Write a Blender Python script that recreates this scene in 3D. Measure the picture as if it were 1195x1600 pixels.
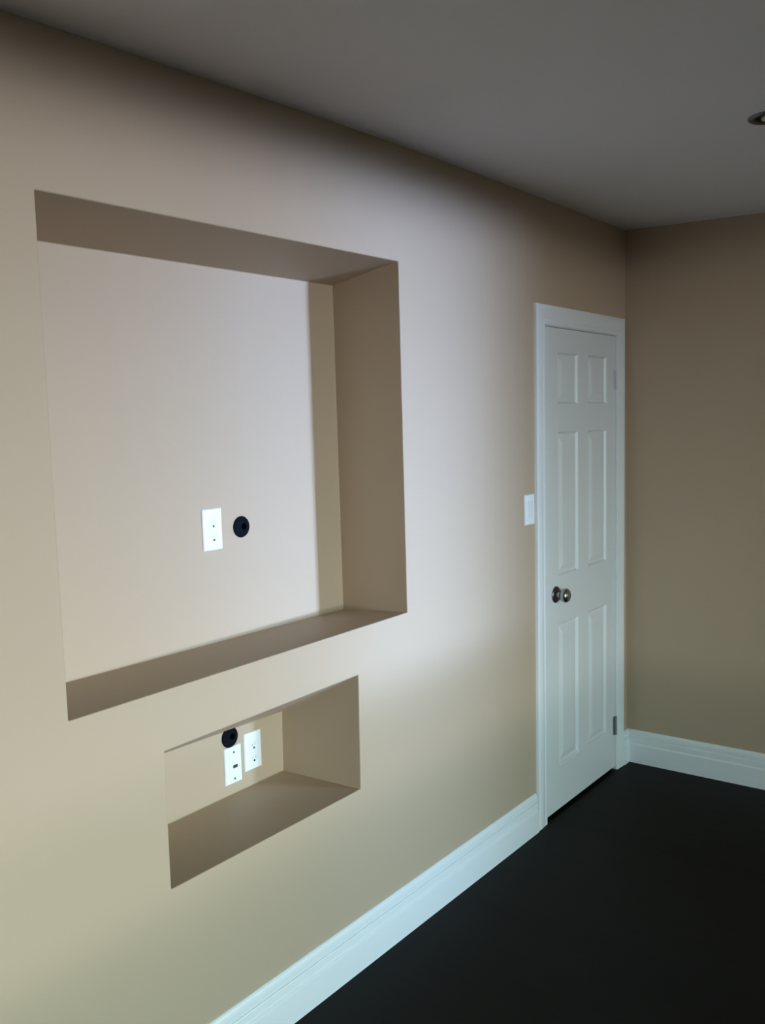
import bpy, bmesh, math
from mathutils import Vector, Matrix

for o in list(bpy.data.objects):
    bpy.data.objects.remove(o)
S = bpy.context.scene
COL = S.collection

# ---------------------------------------------------------------- camera
CAM = (1.7236, -4.1424, 1.6694)
YAW, PITCH, ROLL, FPX = 0.6565, -0.0956, -0.0292, 1426.57
cd = bpy.data.cameras.new('camera')
cam = bpy.data.objects.new('camera', cd)
COL.objects.link(cam)
fw = Vector((-math.sin(YAW)*math.cos(PITCH), math.cos(YAW)*math.cos(PITCH), math.sin(PITCH)))
rt = Vector((math.cos(YAW), math.sin(YAW), 0))
up = rt.cross(fw)
r2 = math.cos(ROLL)*rt + math.sin(ROLL)*up
u2 = -math.sin(ROLL)*rt + math.cos(ROLL)*up
M = Matrix((r2, u2, -fw)).transposed().to_4x4()
M.translation = Vector(CAM)
cam.matrix_world = M
cd.sensor_fit = 'VERTICAL'
cd.sensor_height = 36.0
cd.lens = FPX/1600*36.0
cd.clip_start = 0.02
S.camera = cam

# ---------------------------------------------------------------- sky, exposure
S.view_settings.view_transform = 'Standard'
S.view_settings.look = 'None'
S.view_settings.gamma = 1
S.view_settings.use_curve_mapping = False
S.view_settings.exposure = 0.0

SKY = 95.0          # bright low sky seen through the windows
GLOW = 22.0        # strength of an added bluish sky lobe that shapes the wall light
world = bpy.data.worlds.new('overcast_sky')
S.world = world
world.use_nodes = True
wn = world.node_tree
wn.nodes.clear()
wo = wn.nodes.new('ShaderNodeOutputWorld')
bg = wn.nodes.new('ShaderNodeBackground')
bg2 = wn.nodes.new('ShaderNodeBackground')
add = wn.nodes.new('ShaderNodeAddShader')
tc = wn.nodes.new('ShaderNodeTexCoord')
sx = wn.nodes.new('ShaderNodeSeparateXYZ')
wn.links.new(tc.outputs['Generated'], sx.inputs[0])


def ramp(sock, lo, hi, stops):
    m_ = wn.nodes.new('ShaderNodeMapRange')
    m_.inputs['From Min'].default_value = lo
    m_.inputs['From Max'].default_value = hi
    wn.links.new(sock, m_.inputs['Value'])
    r_ = wn.nodes.new('ShaderNodeValToRGB')
    el = r_.color_ramp.elements
    for k_, (p_, c_) in enumerate(stops):
        e_ = el[k_] if k_ < 2 else el.new(p_)
        e_.position = p_
        e_.color = (*c_, 1)
    wn.links.new(m_.outputs[0], r_.inputs[0])
    return r_


# by height: dim ground, bright band at the horizon, softer sky above
rp = ramp(sx.outputs['Z'], -1, 1, [(0, (.001, .001, .001)), (1, (.03, .05, .055)), (.498, (.0012, .0012, .0012)), (.5015, (.95, .95, 1.0)),
                                   (.507, (.92, .93, .99)), (.520, (.20, .265, .275)), (.72, (.11, .155, .155))])
bg.inputs[1].default_value = SKY
# by compass direction: the added bluish lobe, aimed through the far window
at = wn.nodes.new('ShaderNodeMath')
at.operation = 'ARCTAN2'
wn.links.new(sx.outputs['Y'], at.inputs[0])
wn.links.new(sx.outputs['X'], at.inputs[1])
D_ = lambda d: (d+90)/180
ra = ramp(at.outputs[0], -math.pi/2, math.pi/2, [(D_(9), (0, 0, 0)), (D_(60), (0, 0, 0)), (D_(17), (.42, .60, 1.0)), (D_(21), (.42, .60, 1.0)),
                                                 (D_(27), (.155, .19, .27)), (D_(34), (.05, .06, .07))])
rs = ramp(at.outputs[0], -math.pi/2, math.pi/2, [(D_(-50), (.10, .10, .10)), (1, (1, 1, 1)), (D_(-30), (1, 1, 1))])  # sky dimmed on one side to keep the far wall dark
ms = wn.nodes.new('ShaderNodeMix')
ms.data_type = 'RGBA'
ms.blend_type = 'MULTIPLY'
ms.inputs['Factor'].default_value = 1
wn.links.new(rs.outputs[0], ms.inputs['A'])
wn.links.new(rp.outputs[0], ms.inputs['B'])
wn.links.new(ms.outputs['Result'], bg.inputs[0])
mu = wn.nodes.new('ShaderNodeMix')
mu.data_type = 'RGBA'
mu.blend_type = 'MULTIPLY'
mu.inputs['Factor'].default_value = 1
wn.links.new(ra.outputs[0], mu.inputs['A'])
rc = ramp(sx.outputs['Z'], -1, 1, [(0, (0, 0, 0)), (1, (.01, .01, .01)), (.498, (0, 0, 0)), (.5015, (.9, .92, 1.0)), (.509, (.9, .92, 1.0)),
                                   (.525, (.12, .13, .14)), (.60, (.03, .035, .035))])
wn.links.new(rc.outputs[0], mu.inputs['B'])
wn.links.new(mu.outputs['Result'], bg2.inputs[0])
bg2.inputs[1].default_value = SKY*GLOW
wn.links.new(bg.outputs[0], add.inputs[0])
wn.links.new(bg2.outputs[0], add.inputs[1])
wn.links.new(add.outputs[0], wo.inputs[0])
world.cycles.sampling_method = 'MANUAL'
world.cycles.sample_map_resolution = 2048


def portal(name, loc, direction, w, h):
    """Marks a window opening for the sky light (adds no light of its own)."""
    l = bpy.data.lights.new(name, 'AREA')
    l.shape = 'RECTANGLE'
    l.size, l.size_y = w, h
    l.cycles.is_portal = True
    o = bpy.data.objects.new(name, l)
    COL.objects.link(o)
    o.location = loc
    o.rotation_euler = Vector(direction).to_track_quat('-Z', 'Y').to_euler()


ROOM_X, ROOM_Y = 5.6, -8.5
# window openings: (a0, a1, z0, z1)
W1 = (4.2, 5.5, 0.90, 2.495)       # far wall, along x
W2 = (-5.2, -3.0, 0.55, 2.470)     # right wall, along y
portal('window_sky_far', ((W1[0]+W1[1])/2, .12, (W1[2]+W1[3])/2), (0, -1, 0), W1[1]-W1[0], W1[3]-W1[2])
portal('window_sky_right', (ROOM_X+.20, (W2[0]+W2[1])/2, (W2[2]+W2[3])/2), (-1, 0, 0), W2[1]-W2[0], W2[3]-W2[2])


# ---------------------------------------------------------------- materials
def mat(name, col, rough=.5, metal=0., spec=.5, bump=None, var=None):
    m = bpy.data.materials.new(name)
    m.use_nodes = True
    nt = m.node_tree
    b = nt.nodes['Principled BSDF']
    b.inputs['Base Color'].default_value = (*col, 1)
    b.inputs['Roughness'].default_value = rough
    b.inputs['Metallic'].default_value = metal
    b.inputs['Specular IOR Level'].default_value = spec
    if bump or var:
        g = nt.nodes.new('ShaderNodeNewGeometry')
    if bump:
        n = nt.nodes.new('ShaderNodeTexNoise')
        n.inputs['Scale'].default_value = bump[0]
        n.inputs['Detail'].default_value = 4
        nt.links.new(g.outputs['Position'], n.inputs['Vector'])
        bn = nt.nodes.new('ShaderNodeBump')
        bn.inputs['Strength'].default_value = bump[1]
        bn.inputs['Distance'].default_value = .002
        nt.links.new(n.outputs['Fac'], bn.inputs['Height'])
        nt.links.new(bn.outputs[0], b.inputs['Normal'])
    if var:
        n = nt.nodes.new('ShaderNodeTexNoise')
        n.inputs['Scale'].default_value = var[0]
        n.inputs['Detail'].default_value = 3
        nt.links.new(g.outputs['Position'], n.inputs['Vector'])
        r = nt.nodes.new('ShaderNodeMix')
        r.data_type = 'RGBA'
        r.inputs['A'].default_value = (*[c*(1-var[1]) for c in col], 1)
        r.inputs['B'].default_value = (*[min(1, c*(1+var[1])) for c in col], 1)
        nt.links.new(n.outputs['Fac'], r.inputs['Factor'])
        nt.links.new(r.outputs['Result'], b.inputs['Base Color'])
    return m


M_WALL = mat('tan_wall_paint', (.485, .378, .264), .5, spec=.2, bump=(220, .12), var=(1.2, .03))
M_CEIL = mat('ceiling_paint', (.74, .715, .735), .8, bump=(180, .15), var=(1.5, .03))
M_TRIM = mat('white_trim_paint', (.82, .86, .86), .35)
M_DOOR = mat('white_door_paint', (.74, .77, .76), .38, bump=(300, .05))
M_PLATE = mat('white_plastic', (.86, .90, .90), .3)
M_FACE = mat('white_receptacle_plastic', (.80, .84, .84), .35)
M_SLOT = mat('dark_slot', (.03, .03, .03), .6)
M_BLACK = mat('black_plastic', (.004, .005, .009), .7, spec=.06)
M_HOLE = mat('black_hole', (.001, .001, .001), .9, spec=.0)
M_NICKEL = mat('satin_nickel', (.42, .41, .40), .22, 1.0)
M_DARKMETAL = mat('dark_nickel', (.12, .12, .13), .35, 1.0)
M_HINGE = mat('hinge_metal', (.35, .37, .38), .4, .8)
M_PAINTED = mat('painted_hinge', (.62, .64, .68), .35)
M_LENS = mat('lamp_lens', (.55, .55, .5), .15)
M_LOWBOUNCE = mat('low_bounce_wall_brown', (.13, .09, .06), .6)  # dark tone made up for the unseen walls, to cut bounced light
M_CLOSET = mat('closet_dark_paint', (.2, .16, .11), .8)


def floor_material():
    m = bpy.data.materials.new('espresso_wood_floor')
    m.use_nodes = True
    nt = m.node_tree
    b = nt.nodes['Principled BSDF']
    g = nt.nodes.new('ShaderNodeNewGeometry')
    mp = nt.nodes.new('ShaderNodeMapping')
    mp.inputs['Rotation'].default_value = (0, 0, 0)
    nt.links.new(g.outputs['Position'], mp.inputs['Vector'])
    br = nt.nodes.new('ShaderNodeTexBrick')
    br.inputs['Scale'].default_value = 1
    br.inputs['Brick Width'].default_value = 1.2
    br.inputs['Row Height'].default_value = .125
    br.inputs['Mortar Size'].default_value = .0012
    br.inputs['Mortar Smooth'].default_value = .2
    br.inputs['Color1'].default_value = (.0070, .0066, .0055, 1)
    br.inputs['Color2'].default_value = (.0090, .0082, .0068, 1)
    br.inputs['Mortar'].default_value = (.004, .0035, .003, 1)
    nt.links.new(mp.outputs[0], br.inputs['Vector'])
    m2 = nt.nodes.new('ShaderNodeMapping')
    m2.inputs['Scale'].default_value = (2, 40, 1)
    nt.links.new(g.outputs['Position'], m2.inputs['Vector'])
    n = nt.nodes.new('ShaderNodeTexNoise')
    n.inputs['Scale'].default_value = 1.5
    n.inputs['Detail'].default_value = 6
    nt.links.new(m2.outputs[0], n.inputs['Vector'])
    mx = nt.nodes.new('ShaderNodeMix')
    mx.data_type = 'RGBA'
    mx.blend_type = 'MULTIPLY'
    mx.inputs['Factor'].default_value = .35
    nt.links.new(br.outputs['Color'], mx.inputs['A'])
    nt.links.new(n.outputs['Fac'], mx.inputs['B'])
    nt.links.new(mx.outputs['Result'], b.inputs['Base Color'])
    rr = nt.nodes.new('ShaderNodeMapRange')
    rr.inputs['To Min'].default_value = .5
    rr.inputs['To Max'].default_value = .62
    nt.links.new(n.outputs['Fac'], rr.inputs['Value'])
    nt.links.new(rr.outputs[0], b.inputs['Roughness'])
    b.inputs['Specular IOR Level'].default_value = .12
    bn = nt.nodes.new('ShaderNodeBump')
    bn.inputs['Strength'].default_value = .25
    bn.inputs['Distance'].default_value = .001
    nt.links.new(br.outputs['Fac'], bn.inputs['Height'])
    bn.invert = True
    nt.links.new(bn.outputs[0], b.inputs['Normal'])
    return m


M_FLOOR = floor_material()


# ---------------------------------------------------------------- helpers
def obj(name, bm, m, parent=None, smooth=False, bevel=None):
    bmesh.ops.remove_doubles(bm, verts=bm.verts, dist=1e-6)
    bmesh.ops.recalc_face_normals(bm, faces=bm.faces)
    me = bpy.data.meshes.new(name)
    bm.to_mesh(me)
    bm.free()
    for mm in (m if isinstance(m, (list, tuple)) else [m]):
        me.materials.append(mm)
    if smooth:
        for p in me.polygons:
            p.use_smooth = True
    o = bpy.data.objects.new(name, me)
    COL.objects.link(o)
    if smooth:
        me.set_sharp_from_angle(angle=math.radians(35))
    if bevel:
        b = o.modifiers.new('bevel', 'BEVEL')
        b.width, b.segments = bevel, 2
        b.limit_method = 'ANGLE'
        b.angle_limit = math.radians(40)
    if parent:
        o.parent = parent
        o.matrix_parent_inverse = Matrix.Translation(parent.location).inverted()
    return o


def struct(o):
    o['kind'] = 'structure'
    return o


def thing(name, label, cat, loc, group=None):
    o = bpy.data.objects.new(name, None)
    o.empty_display_size = .05
    COL.objects.link(o)
    o.location = loc
    o['label'], o['category'] = label, cat
    if group:
        o['group'] = group
    return o


def box(bm, x0, x1, y0, y1, z0, z1):
    v = [bm.verts.new((x, y, z)) for x in (x0, x1) for y in (y0, y1) for z in (z0, z1)]
    for f in ((0, 1, 3, 2), (4, 6, 7, 5), (0, 4, 5, 1), (2, 3, 7, 6), (0, 2, 6, 4), (1, 5, 7, 3)):
        bm.faces.new([v[i] for i in f])


def boxes(*bs):
    bm = bmesh.new()
    for b in bs:
        box(bm, *b)
    return bm


def lathe(bm, prof, centre, axis='x', seg=40):
    """prof: (radius, distance along axis); r=0 ends are closed."""
    c = Vector(centre)
    rings = []
    for r, d in prof:
        ring = []
        if r < 1e-7:
            p = Vector((d, 0, 0)) if axis == 'x' else Vector((0, 0, d))
            ring = [bm.verts.new(c+p)]
        else:
            for i in range(seg):
                a = 2*math.pi*i/seg
                p = Vector((d, r*math.cos(a), r*math.sin(a))) if axis == 'x' else Vector((r*math.cos(a), r*math.sin(a), d))
                ring.append(bm.verts.new(c+p))
        rings.append(ring)
    for a, b in zip(rings, rings[1:]):
        for i in range(seg):
            j = (i+1) % seg
            if len(a) == 1 and len(b) == 1:
                continue
            if len(a) == 1:
                bm.faces.new((a[0], b[i], b[j]))
            elif len(b) == 1:
                bm.faces.new((a[i], a[j], b[0]))
            else:
                bm.faces.new((a[i], a[j], b[j], b[i]))


def sweep(bm, frames, prof):
    """frames: list of functions mapping a profile point to 3-D."""
    rings = [[bm.verts.new(f(p)) for p in prof] for f in frames]
    n = len(prof)
    for a, b in zip(rings, rings[1:]):
        for i in range(n):
            j = (i+1) % n
            bm.faces.new((a[i], a[j], b[j], b[i]))
    bm.faces.new(rings[0][::-1])
    bm.faces.new(rings[-1])


def lean(y, z):
    """The door and its trim stand a touch out of plumb."""
    return y - .031*(1-z/2.12)


# ---------------------------------------------------------------- ceiling height (old drywall, a little uneven)
PROF = [(-9.0, 2.50), (-3.6, 2.500), (-3.09, 2.504), (-2.79, 2.512), (-2.39, 2.521), (-2.14, 2.526), (-1.84, 2.532),
        (-1.2, 2.535), (-.52, 2.534), (0, 2.531), (.2, 2.53)]


def ceil_z(x, y):
    z = PROF[-1][1]
    for (a, za), (b, zb) in zip(PROF, PROF[1:]):
        if a <= y <= b:
            z = za+(zb-za)*(y-a)/(b-a)
            break
    return z - .028*min(max(x, 0), .9)


# ---------------------------------------------------------------- left wall with two recessed niches and the door opening
N1F = [(-3.040, 2.1687), (-1.787, 2.1754), (-1.7885, 1.0602), (-3.039, 1.0497)]      # TL TR BR BL (y,z) on the wall face
N1B = [(-3.035, 2.132), (-1.7693, 2.1363), (-1.7693, 1.0389), (-3.035, 1.0470)]
D1 = -.289
N2F = [(-2.788, .9045), (-2.0486, .9155), (-2.0546, .5588), (-2.789, .5589)]
N2B = [(-2.786, .762), (-2.0571, .750), (-2.0620, .5514), (-2.786, .5455)]  # top slopes down at the back, standing in for the shadow under the edge
D2 = -.3215
OY0, OY1, OZ = -.838, -.104, 2.052      # rough opening
bm = bmesh.new()
cols = [ROOM_Y, -6.5, -5, -4, -3.6, -3.04, -2.788, -2.39, -2.05, -1.787, -1.2, OY0, OY1, 0]
rows = [0, .559, .91, 1.055, OZ, 2.172, 'top']
ov = {(5, 5): N1F[0], (9, 5): N1F[1], (9, 3): N1F[2], (5, 3): N1F[3],
      (6, 2): N2F[0], (8, 2): N2F[1], (8, 1): N2F[2], (6, 1): N2F[3]}


def lerp_edge(a, b, y):
    t = (y-a[0])/(b[0]-a[0])
    return a[1]+(b[1]-a[1])*t


V = {}
for i, y in enumerate(cols):
    for j, z in enumerate(rows):
        yy, zz = y, (ceil_z(0, y)+.01 if z == 'top' else z)
        if (i, j) in ov:
            yy, zz = ov[(i, j)]
        elif j == 5 and 5 < i < 9:
            zz = lerp_edge(N1F[0], N1F[1], y)
        elif j == 3 and 5 < i < 9:
            zz = lerp_edge(N1F[3], N1F[2], y)
        elif j == 2 and i == 7:
            zz = lerp_edge(N2F[0], N2F[1], y)
        elif j == 1 and i == 7:
            zz = lerp_edge(N2F[3], N2F[2], y)
        elif j == 4 and i == 5:
            yy = -3.0399
        elif j == 4 and i == 9:
            yy = -1.7872
        if i in (11, 12) and j <= 4:
            yy = lean(y, min(zz, OZ))
        V[i, j] = bm.verts.new((0, yy, zz))
for i in range(len(cols)-1):
    for j in range(len(rows)-1):
        if 5 <= i < 9 and 3 <= j < 5:
            continue
        if 6 <= i < 8 and j == 1:
            continue
        if i == 11 and j < 4:
            continue
        bm.faces.new((V[i, j], V[i+1, j], V[i+1, j+1], V[i, j+1]))


def niche(front_loop, back, d):
    """front_loop: list of (vertex, (y,z) at the back)."""
    bl = [bm.verts.new((d, *p)) for _, p in front_loop]
    n = len(bl)
    for k in range(n):
        a, b = front_loop[k][0], front_loop[(k+1) % n][0]
        bm.faces.new((a, b, bl[(k+1) % n], bl[k]))
    bm.faces.new(bl)


def mix(a, b, t):
    return (a[0]+(b[0]-a[0])*t, a[1]+(b[1]-a[1])*t)


loop = [(V[5, 5], N1B[0])]
for i in (6, 7, 8):
    loop.append((V[i, 5], mix(N1B[0], N1B[1], (cols[i]+3.04)/1.253)))
loop += [(V[9, 5], N1B[1]), (V[9, 4], mix(N1B[1], N1B[2], .11)), (V[9, 3], N1B[2])]
for i in (8, 7, 6):
    loop.append((V[i, 3], mix(N1B[3], N1B[2], (cols[i]+3.04)/1.253)))
loop += [(V[5, 3], N1B[3]), (V[5, 4], mix(N1B[0], N1B[3], .11))]
niche(loop, N1B, D1)
loop = [(V[6, 2], N2B[0]), (V[7, 2], mix(N2B[0], N2B[1], .54)), (V[8, 2], N2B[1]), (V[8, 1], N2B[2]),
        (V[7, 1], mix(N2B[3], N2B[2], .54)), (V[6, 1], N2B[3])]
niche(loop, N2B, D2)
# door opening runs right through this wall face into a shallow closet recess
rec = [(V[11, j], (V[11, j].co.y, V[11, j].co.z)) for j in range(5)] + [(V[12, j], (V[12, j].co.y, V[12, j].co.z)) for j in range(4, -1, -1)]
bl = [bm.verts.new((-.30, *p)) for _, p in rec]
for k in range(len(rec)-1):
    bm.faces.new((rec[k][0], rec[k+1][0], bl[k+1], bl[k]))
bm.faces.new(bl)
# outer skin so that the wall is a solid
n = len(cols)-1
outer = [V[i, 0] for i in range(12)]
TB = {}
for i in (0, n):
    for j in (0, 6):
        TB[i, j] = bm.verts.new((-.45, V[i, j].co.y, V[i, j].co.z))
bm.faces.new((TB[0, 0], TB[n, 0], TB[n, 6], TB[0, 6]))
bm.faces.new([V[0, j] for j in range(7)]+[TB[0, 6], TB[0, 0]])
bm.faces.new([V[n, j] for j in range(7)]+[TB[n, 6], TB[n, 0]])
bm.faces.new([V[i, 6] for i in range(n+1)]+[TB[n, 6], TB[0, 6]])
wl = struct(obj('wall_left', bm, M_WALL))
bv = wl.modifiers.new('bevel', 'BEVEL')
bv.width, bv.segments, bv.limit_method, bv.angle_limit = .003, 3, 'ANGLE', math.radians(60)
bv.harden_normals = False

# ---------------------------------------------------------------- other walls, floor, ceiling


def wall_with_window(name, axis, at, thick, lo, hi, top, w, m=None):
    """A wall plane with one opening; axis 'x': wall runs along x at y=at."""
    a0, a1, z0, z1 = w
    m = m or M_WALL
    bm = bmesh.new()
    for (p, q, r, s) in ((lo, a0, 0, top), (a1, hi, 0, top), (a0, a1, 0, z0), (a0, a1, z1, top)):
        if axis == 'x':
            box(bm, p, q, at, at+thick, r, s)
        else:
            box(bm, at, at+thick, p, q, r, s)
    return struct(obj(name, bm, m))


wall_with_window('wall_far', 'x', 0, .12, -.45, ROOM_X+.2, 2.535, W1)
wall_with_window('wall_right', 'y', ROOM_X, .2, ROOM_Y, 0, 2.51, W2, M_LOWBOUNCE)
struct(obj('wall_back', boxes((-.45, ROOM_X+.2, ROOM_Y-.2, ROOM_Y, 0, 2.51)), M_LOWBOUNCE))
struct(obj('floor', boxes((-.44, ROOM_X+.2, ROOM_Y-.2, .2, -.15, 0)), M_FLOOR))

bm = bmesh.new()
xs = [-.45, 0, .3, .6, .9, 2.5, 4.5, ROOM_X+.2]
ys = [p[0] for p in PROF[1:]]
ys = [ROOM_Y-.2] + [y for y in ys]
G = [[bm.verts.new((x, y, ceil_z(x, y))) for y in ys] for x in xs]
T = [[bm.verts.new((x, y, 2.75)) for y in ys] for x in xs]
for i in range(len(xs)-1):
    for j in range(len(ys)-1):
        bm.faces.new((G[i][j], G[i][j+1], G[i+1][j+1], G[i+1][j]))
        bm.faces.new((T[i][j], T[i][j+1], T[i+1][j+1], T[i+1][j]))
for i in range(len(xs)-1):
    for j in (0, -1):
        bm.faces.new((G[i][j], G[i+1][j], T[i+1][j], T[i][j]))
for j in range(len(ys)-1):
    for i in (0, -1):
        bm.faces.new((G[i][j], G[i][j+1], T[i][j+1], T[i][j]))
struct(obj('ceiling', bm, M_CEIL, smooth=True))

# window frames (out of frame, they shape the daylight)
for k, (axis, at, w) in enumerate((('x', .05, W1), ('y', ROOM_X+.08, W2))):
    a0, a1, z0, z1 = w
    f = .025
    bm = bmesh.new()
    for (p, q, r, s) in ((a0, a0+f, z0, z1), (a1-f, a1, z0, z1), (a0+f, a1-f, z0, z0+f), (a0+f, a1-f, z1-f, z1),
                         ((a0+a1)/2-.02, (a0+a1)/2+.02, z0+f, z1-f)):
        if axis == 'x':
            box(bm, p, q, at, at+.05, r, s)
        else:
            box(bm, at, at+.05, p, q, r, s)
    struct(obj('window_%d' % (k+1), bm, M_TRIM))

# ---------------------------------------------------------------- baseboards
BB = [(0, 0), (.018, 0), (.018, .0875), (.0172, .0905), (.0125, .0945), (.0120, .0985), (.0130, .102), (.0128, .119),
      (.0115, .1215), (.0062, .1225), (.0062, .1265), (.0108, .1280), (.0112, .130), (.0110, .143), (.0095, .150), (.0065, .156),
      (.003, .1595), (0, .160)]


def baseboard(name, y0, y1):
    bm = bmesh.new()
    sweep(bm, [lambda p, y=y0: Vector((p[0], y, p[1])), lambda p, y=y1: Vector((p[0], y, p[1]))], BB)
    return struct(obj(name, bm, M_TRIM))


baseboard('baseboard_left', ROOM_Y, -.9445)
baseboard('trim_2', -.0725, 0)
bm = bmesh.new()
sweep(bm, [lambda p: Vector((.0, -p[0], p[1])), lambda p: Vector((ROOM_X, -p[0], p[1]))], BB)
struct(obj('baseboard_far', bm, M_TRIM))
bm = bmesh.new()
sweep(bm, [lambda p: Vector((ROOM_X-p[0], 0, p[1])), lambda p: Vector((ROOM_X-p[0], ROOM_Y, p[1]))], BB)
struct(obj('baseboard_right', bm, M_TRIM))

# ---------------------------------------------------------------- door casing (mitred) = trim_1
CI0, CI1, CIZ = -.826, -.116, 2.046       # inner edges of the casing
CP = [(0, 0), (0, .009), (.004, .0115), (.018, .0120), (.022, .0105), (.026, .0125), (.045, .0135), (.058, .0150), (.070, .0150), (.0765, .0125), (.078, .009), (.078, 0)]
bm = bmesh.new()
K = .99


def cf(yi, zi, sy, sz):
    def f(p):
        y, z = yi+sy*p[0]*1.0, zi+sz*p[0]
        return Vector((p[1], lean(y, z), z))
    return f


sweep(bm, [cf(CI0, 0, -1, 0), cf(CI0, CIZ, -1, 1), cf(CI1, CIZ, 1, 1), cf(CI1, 0, 1, 0)], CP)
tr = struct(obj('trim_1', bm, M_TRIM, smooth=True))

# jamb lining the opening, with the stop the slab closes against
bm = bmesh.new()
JP = [(0, 0), (.010, 0), (.010, -.12), (0, -.12)]
sweep(bm, [cf(-.828, 0, -1, 0), cf(-.828, 2.043, -1, 1), cf(-.114, 2.043, 1, 1), cf(-.114, 0, 1, 0)], JP)
struct(obj('trim_3', bm, M_TRIM))

# ---------------------------------------------------------------- the six-panel door
SY0, SY1, SZ0, SZ1 = -.8255, -.1165, .016, 2.0405
SX = -.001                                  # face of the slab
PANELS = [(-.697, -.506), (-.408, -.212)]
PZ = [(.203, .816), (1.015, 1.618), (1.732, 1.944)]
RINGS = [(.000, .0), (.003, -.0015), (.009, -.0095), (.013, -.0110), (.018, -.0105), (.042, -.0025), (.046, -.0020)]
bm = bmesh.new()
ycuts = [SY0, *PANELS[0], *PANELS[1], SY1]
zcuts = [SZ0, *PZ[0], *PZ[1], *PZ[2], SZ1]
g = {}
for i, y in enumerate(ycuts):
    for j, z in enumerate(zcuts):
        g[i, j] = bm.verts.new((SX, lean(y, z), z))
for i in range(5):
    for j in range(7):
        c4 = (g[i, j], g[i+1, j], g[i+1, j+1], g[i, j+1])
        if i in (1, 3) and j in (1, 3, 5):
            prev = c4
            for o_, d_ in RINGS[1:]:
                y0, y1, z0, z1 = ycuts[i]+o_, ycuts[i+1]-o_, zcuts[j]+o_, zcuts[j+1]-o_
                cur = [bm.verts.new((SX+d_, lean(y, z), z)) for y, z in ((y0, z0), (y1, z0), (y1, z1), (y0, z1))]
                for k in range(4):
                    bm.faces.new((prev[k], prev[(k+1) % 4], cur[(k+1) % 4], cur[k]))
                prev = cur
            bm.faces.new(prev)
        else:
            bm.faces.new(c4)
# edges and back of the slab
bk = {(i, j): bm.verts.new((SX-.035, lean(ycuts[i], zcuts[j]), zcuts[j])) for i in (0, 5) for j in (0, 7)}
bm.faces.new((bk[0, 0], bk[5, 0], bk[5, 7], bk[0, 7]))
bm.faces.new([g[0, j] for j in range(8)]+[bk[0, 7], bk[0, 0]])
bm.faces.new([g[5, j] for j in range(8)]+[bk[5, 7], bk[5, 0]])
bm.faces.new([g[i, 0] for i in range(6)]+[bk[5, 0], bk[0, 0]])
bm.faces.new([g[i, 7] for i in range(6)]+[bk[5, 7], bk[0, 7]])
door = struct(obj('door_1', bm, M_DOOR))

# knob
KY, KZ = -.741, .944
bm = bmesh.new()
lathe(bm, [(0, .0), (.0345, .0), (.0345, .003), (.032, .006), (.026, .0085), (.016, .0095), (.0, .0095)], (SX, KY, KZ))
kn = obj('door_knob', bm, M_DARKMETAL, door, smooth=True)
kn['label'] = 'round nickel door knob'
bm = bmesh.new()
lathe(bm, [(0, .009), (.0135, .009), (.0125, .016), (.013, .022), (.020, .0265), (.0275, .033), (.0305, .042), (.0295, .051),
           (.025, .058), (.017, .062), (.013, .0612), (.0, .0605)], (SX, KY, KZ))
kb = obj('knob_ball', bm, M_NICKEL, kn, smooth=True)
# latch strike
obj('latch_plate', boxes((SX-.003, SX+.0025, lean(-.8235, .945), lean(-.8235, .945)+.012, .920, .972)), M_DARKMETAL, door)['label'] = 'dark latch plate'
# hinges at the right edge
for hz, hh, lab in ((1.841, .088, 'upper white-painted hinge'), (.217, .088, 'lower grey metal hinge')):
    hy = lean(-.1185, hz)
    bm = bmesh.new()
    m = M_PAINTED if hz > 1 else M_HINGE
    for k in range(5):
        z0 = hz-hh/2+k*hh/5
        rings = [[bm.verts.new((SX+.0065+.0062*math.cos(a*math.pi/8), hy-.004+.0062*math.sin(a*math.pi/8), z)) for a in range(16)]
                 for z in (z0+.0004, z0+hh/5-.0004)]
        for i in range(16):
            bm.faces.new((rings[0][i], rings[0][(i+1) % 16], rings[1][(i+1) % 16], rings[1][i]))
        bm.faces.new(rings[0][::-1])
        bm.faces.new(rings[1])
    box(bm, SX-.001, SX+.0022, hy-.022, hy-.004, hz-hh/2, hz+hh/2)
    h = obj('hinge', bm, m, door)
    h['label'] = lab


# ---------------------------------------------------------------- wall plates
def plate_bm(x, y0, y1, z0, z1, t=.006):
    bm = bmesh.new()
    rings = []
    for ins, d in ((0, 0), (0, t*.45), (.0015, t*.8), (.004, t)):
        rings.append([bm.verts.new((x+d, y, z)) for y, z in ((y0+ins, z0+ins), (y1-ins, z0+ins), (y1-ins, z1-ins), (y0+ins, z1-ins))])
    for a, b in zip(rings, rings[1:]):
        for i in range(4):
            bm.faces.new((a[i], a[(i+1) % 4], b[(i+1) % 4], b[i]))
    bm.faces.new(rings[0][::-1])
    bm.faces.new(rings[-1])
    return bm


def screw(parent, x, y, z, r=.0032, m=None):
    bm = bmesh.new()
    lathe(bm, [(0, -.001), (r, -.001), (r, .0006), (r*.7, .0012), (0, .0012)], (x, y, z), seg=16)
    return obj('screw', bm, m or M_FACE, parent, smooth=True)


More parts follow.
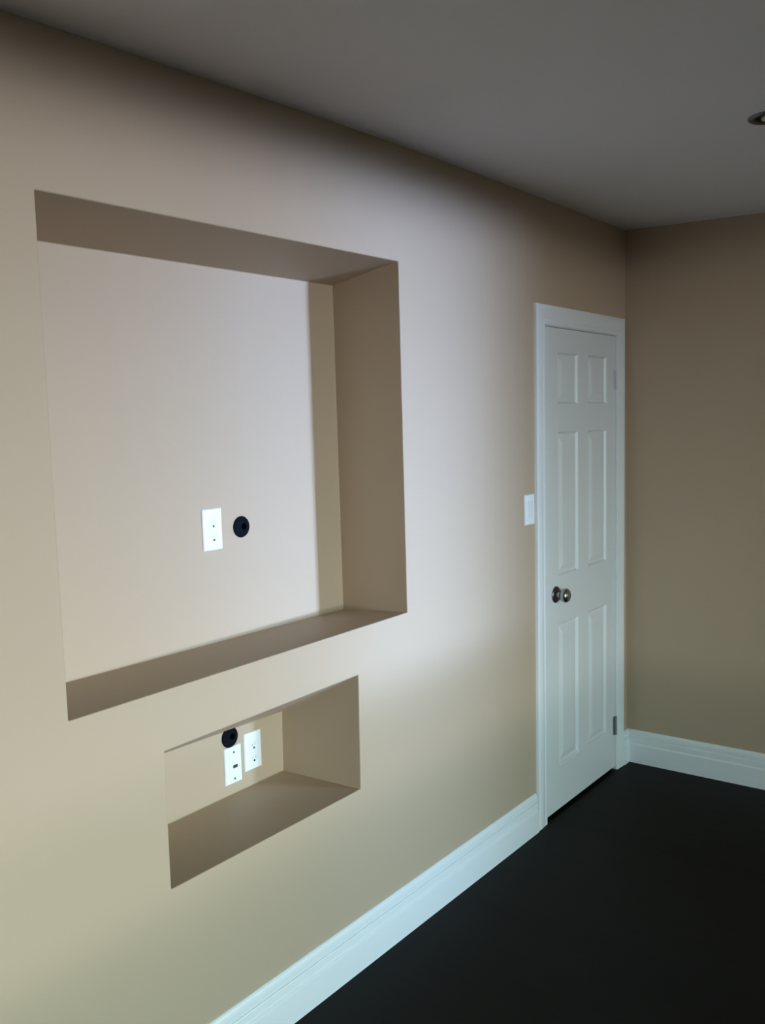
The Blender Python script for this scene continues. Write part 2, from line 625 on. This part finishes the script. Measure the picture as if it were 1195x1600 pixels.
def receptacle(root, x, cy, cz, hole_gap, hole_dz):
    """Rectangular duplex insert: two pairs of slots, each over a round ground hole."""
    face = obj('receptacle_face', plate_bm(x, cy-.0165, cy+.0165, cz-.0335, cz+.0335, .002), M_FACE, root)
    for s in (1, -1):
        zc = cz+s*hole_gap+hole_dz
        bm = bmesh.new()
        lathe(bm, [(0, .0), (.0034, .0), (.0034, .0028), (0, .0028)], (x, cy, zc), seg=16)
        obj('ground_hole', bm, M_SLOT, face)
        for dy in (-.0065, .0065):
            obj('slot', boxes((x+.001, x+.0024, cy+dy-.0007, cy+dy+.0007, zc+.007, zc+.0135)), M_HINGE, face)
    for s in (1, -1):
        screw(root, x, cy, cz+s*.048, .0026)


# upper outlet
t = thing('outlet', 'white duplex outlet in the large upper niche, left of the black grommet', 'outlet', (D1, -2.3495, 1.3785))
obj('wall_plate', plate_bm(D1-.001, -2.3865, -2.3125, 1.3175, 1.4395, .007), M_PLATE, t)
receptacle(t, D1+.0055, -2.3475, 1.3785, .020, -.010)

# lower outlet
t = thing('outlet', 'white duplex outlet in the small lower niche, right of the jack plate', 'outlet', (D2, -2.196, .6615))
obj('wall_plate', plate_bm(D2-.001, -2.2325, -2.1600, .6015, .7215, .007), M_PLATE, t)
receptacle(t, D2+.0055, -2.1945, .6615, .0205, -.011)

# jack plate
t = thing('jack_plate', 'white wall plate with a dark port, under the black grommet in the lower niche', 'wall plate', (D2, -2.281, .6415))
pl = obj('wall_plate', plate_bm(D2-.001, -2.3155, -2.2465, .5835, .7000, .007), M_PLATE, t)
obj('port', boxes((D2+.004, D2+.0068, -2.2840, -2.2655, .6315, .6410)), M_SLOT, t)['label'] = 'dark port'
for z in (.6815, .5985):
    screw(t, D2+.006, -2.2785, z, .0036, M_DARKMETAL)


# grommets
def grommet(label, x, cy, cz):
    t = thing('cable_grommet', label, 'cable grommet', (x, cy, cz))
    bm = bmesh.new()
    lathe(bm, [(.0315, -.001), (.0325, .002), (.031, .005), (.027, .0062), (.022, .0055), (.019, .004), (.0165, .003)], (x, cy, cz))
    obj('rim', bm, M_BLACK, t, smooth=True)
    bm = bmesh.new()
    lathe(bm, [(0, .0032), (.0165, .0032), (.0165, .001), (0, .001)], (x, cy, cz))
    obj('insert', bm, M_BLACK, t)
    bm = bmesh.new()
    lathe(bm, [(0, .0018), (.010, .0018), (.010, .0040), (0, .0040)], (x, cy+.010, cz))
    obj('opening', bm, M_HOLE, t)


grommet('round black cable grommet on the back of the large upper niche', D1, -2.2325, 1.3745)
grommet('round black cable grommet high in the small lower niche, half behind its top edge', D2, -2.2885, .7310)

# rocker switch beside the door
t = thing('light_switch', 'white rocker light switch on the tan wall beside the door casing', 'light switch', (0, -.9625, 1.32))
obj('wall_plate', plate_bm(-.001, -1.0020, -.9255, 1.2605, 1.3795, .0075), M_PLATE, t)
bm = bmesh.new()
vs = [(.005, .033), (.0095, .033), (.0075, 0), (.0065, -.033), (.005, -.033)]
sweep(bm, [lambda p: Vector((p[0], -.9635-.016, 1.32+p[1])), lambda p: Vector((p[0], -.9635+.016, 1.32+p[1]))], vs)
obj('rocker', bm, M_FACE, t)
for s in (1, -1):
    screw(t, .0065, -.9635, 1.32+s*.048, .0026)

# ---------------------------------------------------------------- recessed ceiling light
LX, LY = .980, -1.318
LZ = ceil_z(LX, LY)
t = thing('recessed_light', 'small round nickel recessed light set in the grey ceiling', 'ceiling light', (LX, LY, LZ))
bm = bmesh.new()
lathe(bm, [(.059, .001), (.060, -.002), (.056, -.006), (.048, -.0075), (.042, -.005), (.040, -.001), (.038, .001)], (LX, LY, LZ), 'z')
obj('trim_ring', bm, M_DARKMETAL, t, smooth=True)
bm = bmesh.new()
lathe(bm, [(.040, -.0005), (.034, -.0015), (.030, -.0020), (0, -.0020)], (LX, LY, LZ), 'z')
obj('baffle', bm, M_BLACK, t, smooth=True)
bm = bmesh.new()
lathe(bm, [(.024, -.0015), (.022, -.0075), (.014, -.0105), (0, -.0115)], (LX, LY, LZ), 'z')
obj('bulb', bm, M_LENS, t, smooth=True)
